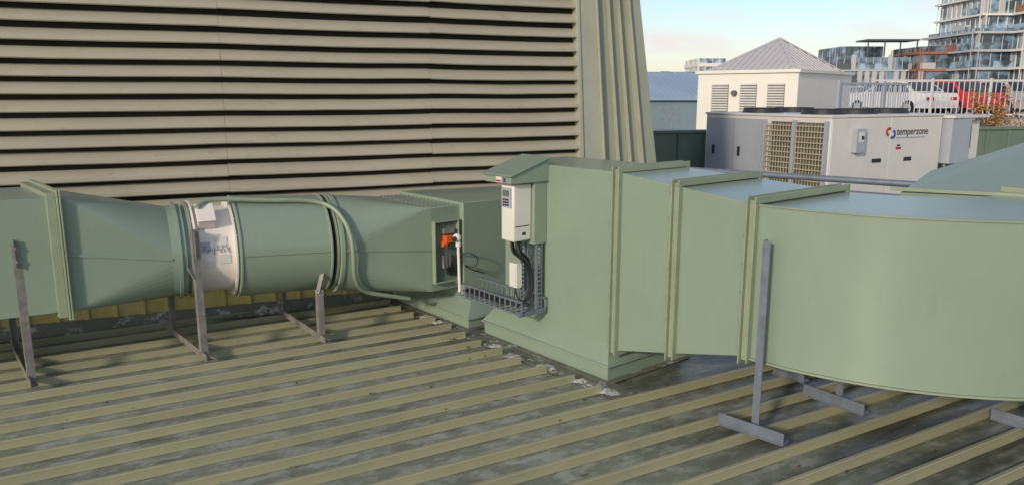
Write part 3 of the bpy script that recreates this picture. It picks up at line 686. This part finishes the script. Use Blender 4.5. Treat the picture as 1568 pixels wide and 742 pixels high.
def tower_block(name,x0,y0,wx,wy,z1,fh,bay,mwall,mglass,slab=.35,setback=.25,z0=-9,rot=0,mbal=None,seed=1,mbal2=None,dens=.30):
    rnd=random.Random(seed); g=group(name); g.location=(x0,y0,0); g.rotation_euler=(0,0,rot)
    core=MB(); core.prism([(setback,setback),(wx-setback,setback),(wx-setback,wy-setback),(setback,wy-setback)],z0,z1-.2); core.obj('glazing',mglass,g,smooth=False)
    s=MB(); z=z0
    while z<=z1+.01:
        s.prism([(0,0),(wx,0),(wx,wy),(0,wy)],z-slab,z); z+=fh
    for face in range(2):
        L_=wx if face==0 else wy; k=0
        while k<=L_:
            if face==0: s.prism([(k-.06,setback-.12),(k+.06,setback-.12),(k+.06,setback-.001),(k-.06,setback-.001)],z0,z1-.3)
            else: s.prism([(setback-.12,k-.06),(setback-.12,k+.06),(setback-.001,k+.06),(setback-.001,k-.06)],z0,z1-.3)
            k+=bay
    for j in range(3):
        px=rnd.uniform(.1,.75)*wx; py=rnd.uniform(.1,.6)*wy
        top=z-fh
        s.prism([(px,py),(px+wx*.12,py),(px+wx*.12,py+wy*.2),(px,py+wy*.2)],top,top+rnd.uniform(.6,1.6))
    s.obj('slabs_and_mullions',mwall,g,smooth=False)
    if mbal:
        p=MB(); z=z0
        while z<z1-fh*.5:
            for face in (0,1):
                LL=wx if face==0 else wy; k=0
                while k<LL-bay*2:
                    r_=rnd.random()
                    def pp(k0,k1,a,c): return [(k0,a),(k1,a),(k1,c),(k0,c)] if face==0 else [(a,k0),(a,k1),(c,k1),(c,k0)]
                    if r_<dens: p.prism(pp(k+.1,k+bay*2-.1,-.05,.07),z+.001,z+fh*.36,rnd.choice((0,2,2)))
                    elif r_<dens+.2: p.prism(pp(k,k+bay*.6,setback-.20,setback-.125),z+.01,z+fh-slab-.01,1)
                    k+=bay*(2 if r_<dens else 1)
            z+=fh
        p.obj('balcony_panels',[mbal,m_ltgrey,mbal2 or mbal],g,smooth=False)
    return g
tower_block('glass_apartment_building',58,150,28,20,9.0,3.1,1.4,m_ltgrey,m_glass,.3,.3,mbal=m_glass2,mbal2=m_dkgrey,seed=3)
tower_block('glass_apartment_building',66,158,9,12,11.5,3.0,1.3,m_dkgrey,m_glass2,.2,.3,seed=4)
tower_block('glass_apartment_building',76,146,7,12,10.8,3.1,1.5,m_brown,m_glass,.4,.4,mbal=m_ltgrey,seed=9)
b=MB(); b.prism([(68,150.5),(78,150.5),(78,156),(68,156)],11.9,12.2)
for x in (68.3,71.5,74.5,77.7): b.bar((x,151,8.9),(x,151,11.9),.2,.2)
b.obj('roof_pergola',m_dkgrey)
tower_block('apartment_tower',81,138,11,18,13.5,3.1,1.8,m_ltgrey,m_glass,.4,.9,mbal=m_brown,mbal2=m_glass2,seed=5,dens=.4)
tower_block('apartment_tower',82.5,139,10,16,22,3.1,1.6,m_wall_w,m_glass2,.35,.8,mbal=m_glass,mbal2=m_glass2,seed=6)
tower_block('apartment_tower',87.5,134,22,18,31,3.1,1.9,m_wall_w,m_glass,.4,1.0,mbal=m_brown,mbal2=m_glass2,seed=8,dens=.35)
tower_block('distant_apartment_building',29,172,13,14,6.9,2.9,1.5,m_conc,m_glass,.8,.2,mbal=m_brown,seed=11)
tower_block('distant_apartment_building',40,168,6,14,9.6,2.9,1.5,m_wall_w,m_glass2,.7,.2,mbal=m_brown,seed=12)
tower_block('distant_apartment_building',46,176,14,14,7.6,2.9,1.6,m_brown,m_glass,.8,.2,seed=13)
tower_block('distant_apartment_building',60,190,60,14,6.5,2.9,2.0,m_ltgrey,m_glass,.9,.2,seed=15)

# ---------------------------------------------------------------- world and sun
SE=R(20); sd=V2(-.52,-.854).normalized()
w=bpy.data.worlds.new('World'); scene.world=w; w.use_nodes=True; nt=w.node_tree; N=nt.nodes; L=nt.links
bg=N['Background']; sky=N.new('ShaderNodeTexSky'); sky.sky_type='NISHITA'; sky.sun_disc=False; sky.sun_elevation=SE
sky.sun_rotation=math.atan2(sd.x,sd.y); sky.air_density=1.0; sky.dust_density=.8; sky.ozone_density=2.0
tc=N.new('ShaderNodeTexCoord'); mp=N.new('ShaderNodeMapping'); mp.inputs['Scale'].default_value=(2.2,2.2,13); mp.inputs['Location'].default_value=(.35,.2,0.1)
L.new(tc.outputs['Generated'],mp.inputs[0]); no=N.new('ShaderNodeTexNoise'); no.inputs['Scale'].default_value=2.3; no.inputs['Detail'].default_value=7; no.inputs['Roughness'].default_value=.55
L.new(mp.outputs[0],no.inputs['Vector']); mr=N.new('ShaderNodeMapRange'); mr.inputs['From Min'].default_value=.46; mr.inputs['From Max'].default_value=.68; mr.inputs['To Max'].default_value=.75
L.new(no.outputs['Fac'],mr.inputs['Value'])
# warm haze low on the horizon
sx=N.new('ShaderNodeSeparateXYZ'); L.new(tc.outputs['Generated'],sx.inputs[0])
hz=N.new('ShaderNodeMapRange'); hz.inputs['From Min'].default_value=.12; hz.inputs['From Max'].default_value=-.01; hz.inputs['To Max'].default_value=.65; L.new(sx.outputs['Z'],hz.inputs['Value'])
mh=N.new('ShaderNodeMix'); mh.data_type='RGBA'; L.new(hz.outputs[0],mh.inputs['Factor']); L.new(sky.outputs[0],mh.inputs['A']); mh.inputs['B'].default_value=(6.3,5.5,4.9,1)
mx=N.new('ShaderNodeMix'); mx.data_type='RGBA'; L.new(mr.outputs[0],mx.inputs['Factor']); L.new(mh.outputs['Result'],mx.inputs['A']); mx.inputs['B'].default_value=(6.0,5.3,5.4,1)
L.new(mx.outputs['Result'],bg.inputs['Color']); bg.inputs['Strength'].default_value=.15
sun=bpy.data.lights.new('sun','SUN'); sun.energy=2.3; sun.angle=R(5); sun.color=(1,.86,.67)
so=bpy.data.objects.new('sun',sun); scene.collection.objects.link(so)
to_sun=Vector((sd.x*math.cos(SE),sd.y*math.cos(SE),math.sin(SE))); so.rotation_euler=to_sun.to_track_quat('Z','Y').to_euler()
cam=bpy.data.cameras.new('camera'); cam.sensor_width=36; cam.lens=36*1170/1568; cam.clip_end=3000; cam.clip_start=.05
co=bpy.data.objects.new('camera',cam); scene.collection.objects.link(co); co.location=(0,0,1.8); co.rotation_euler=(R(90-10.93),0,0); scene.camera=co
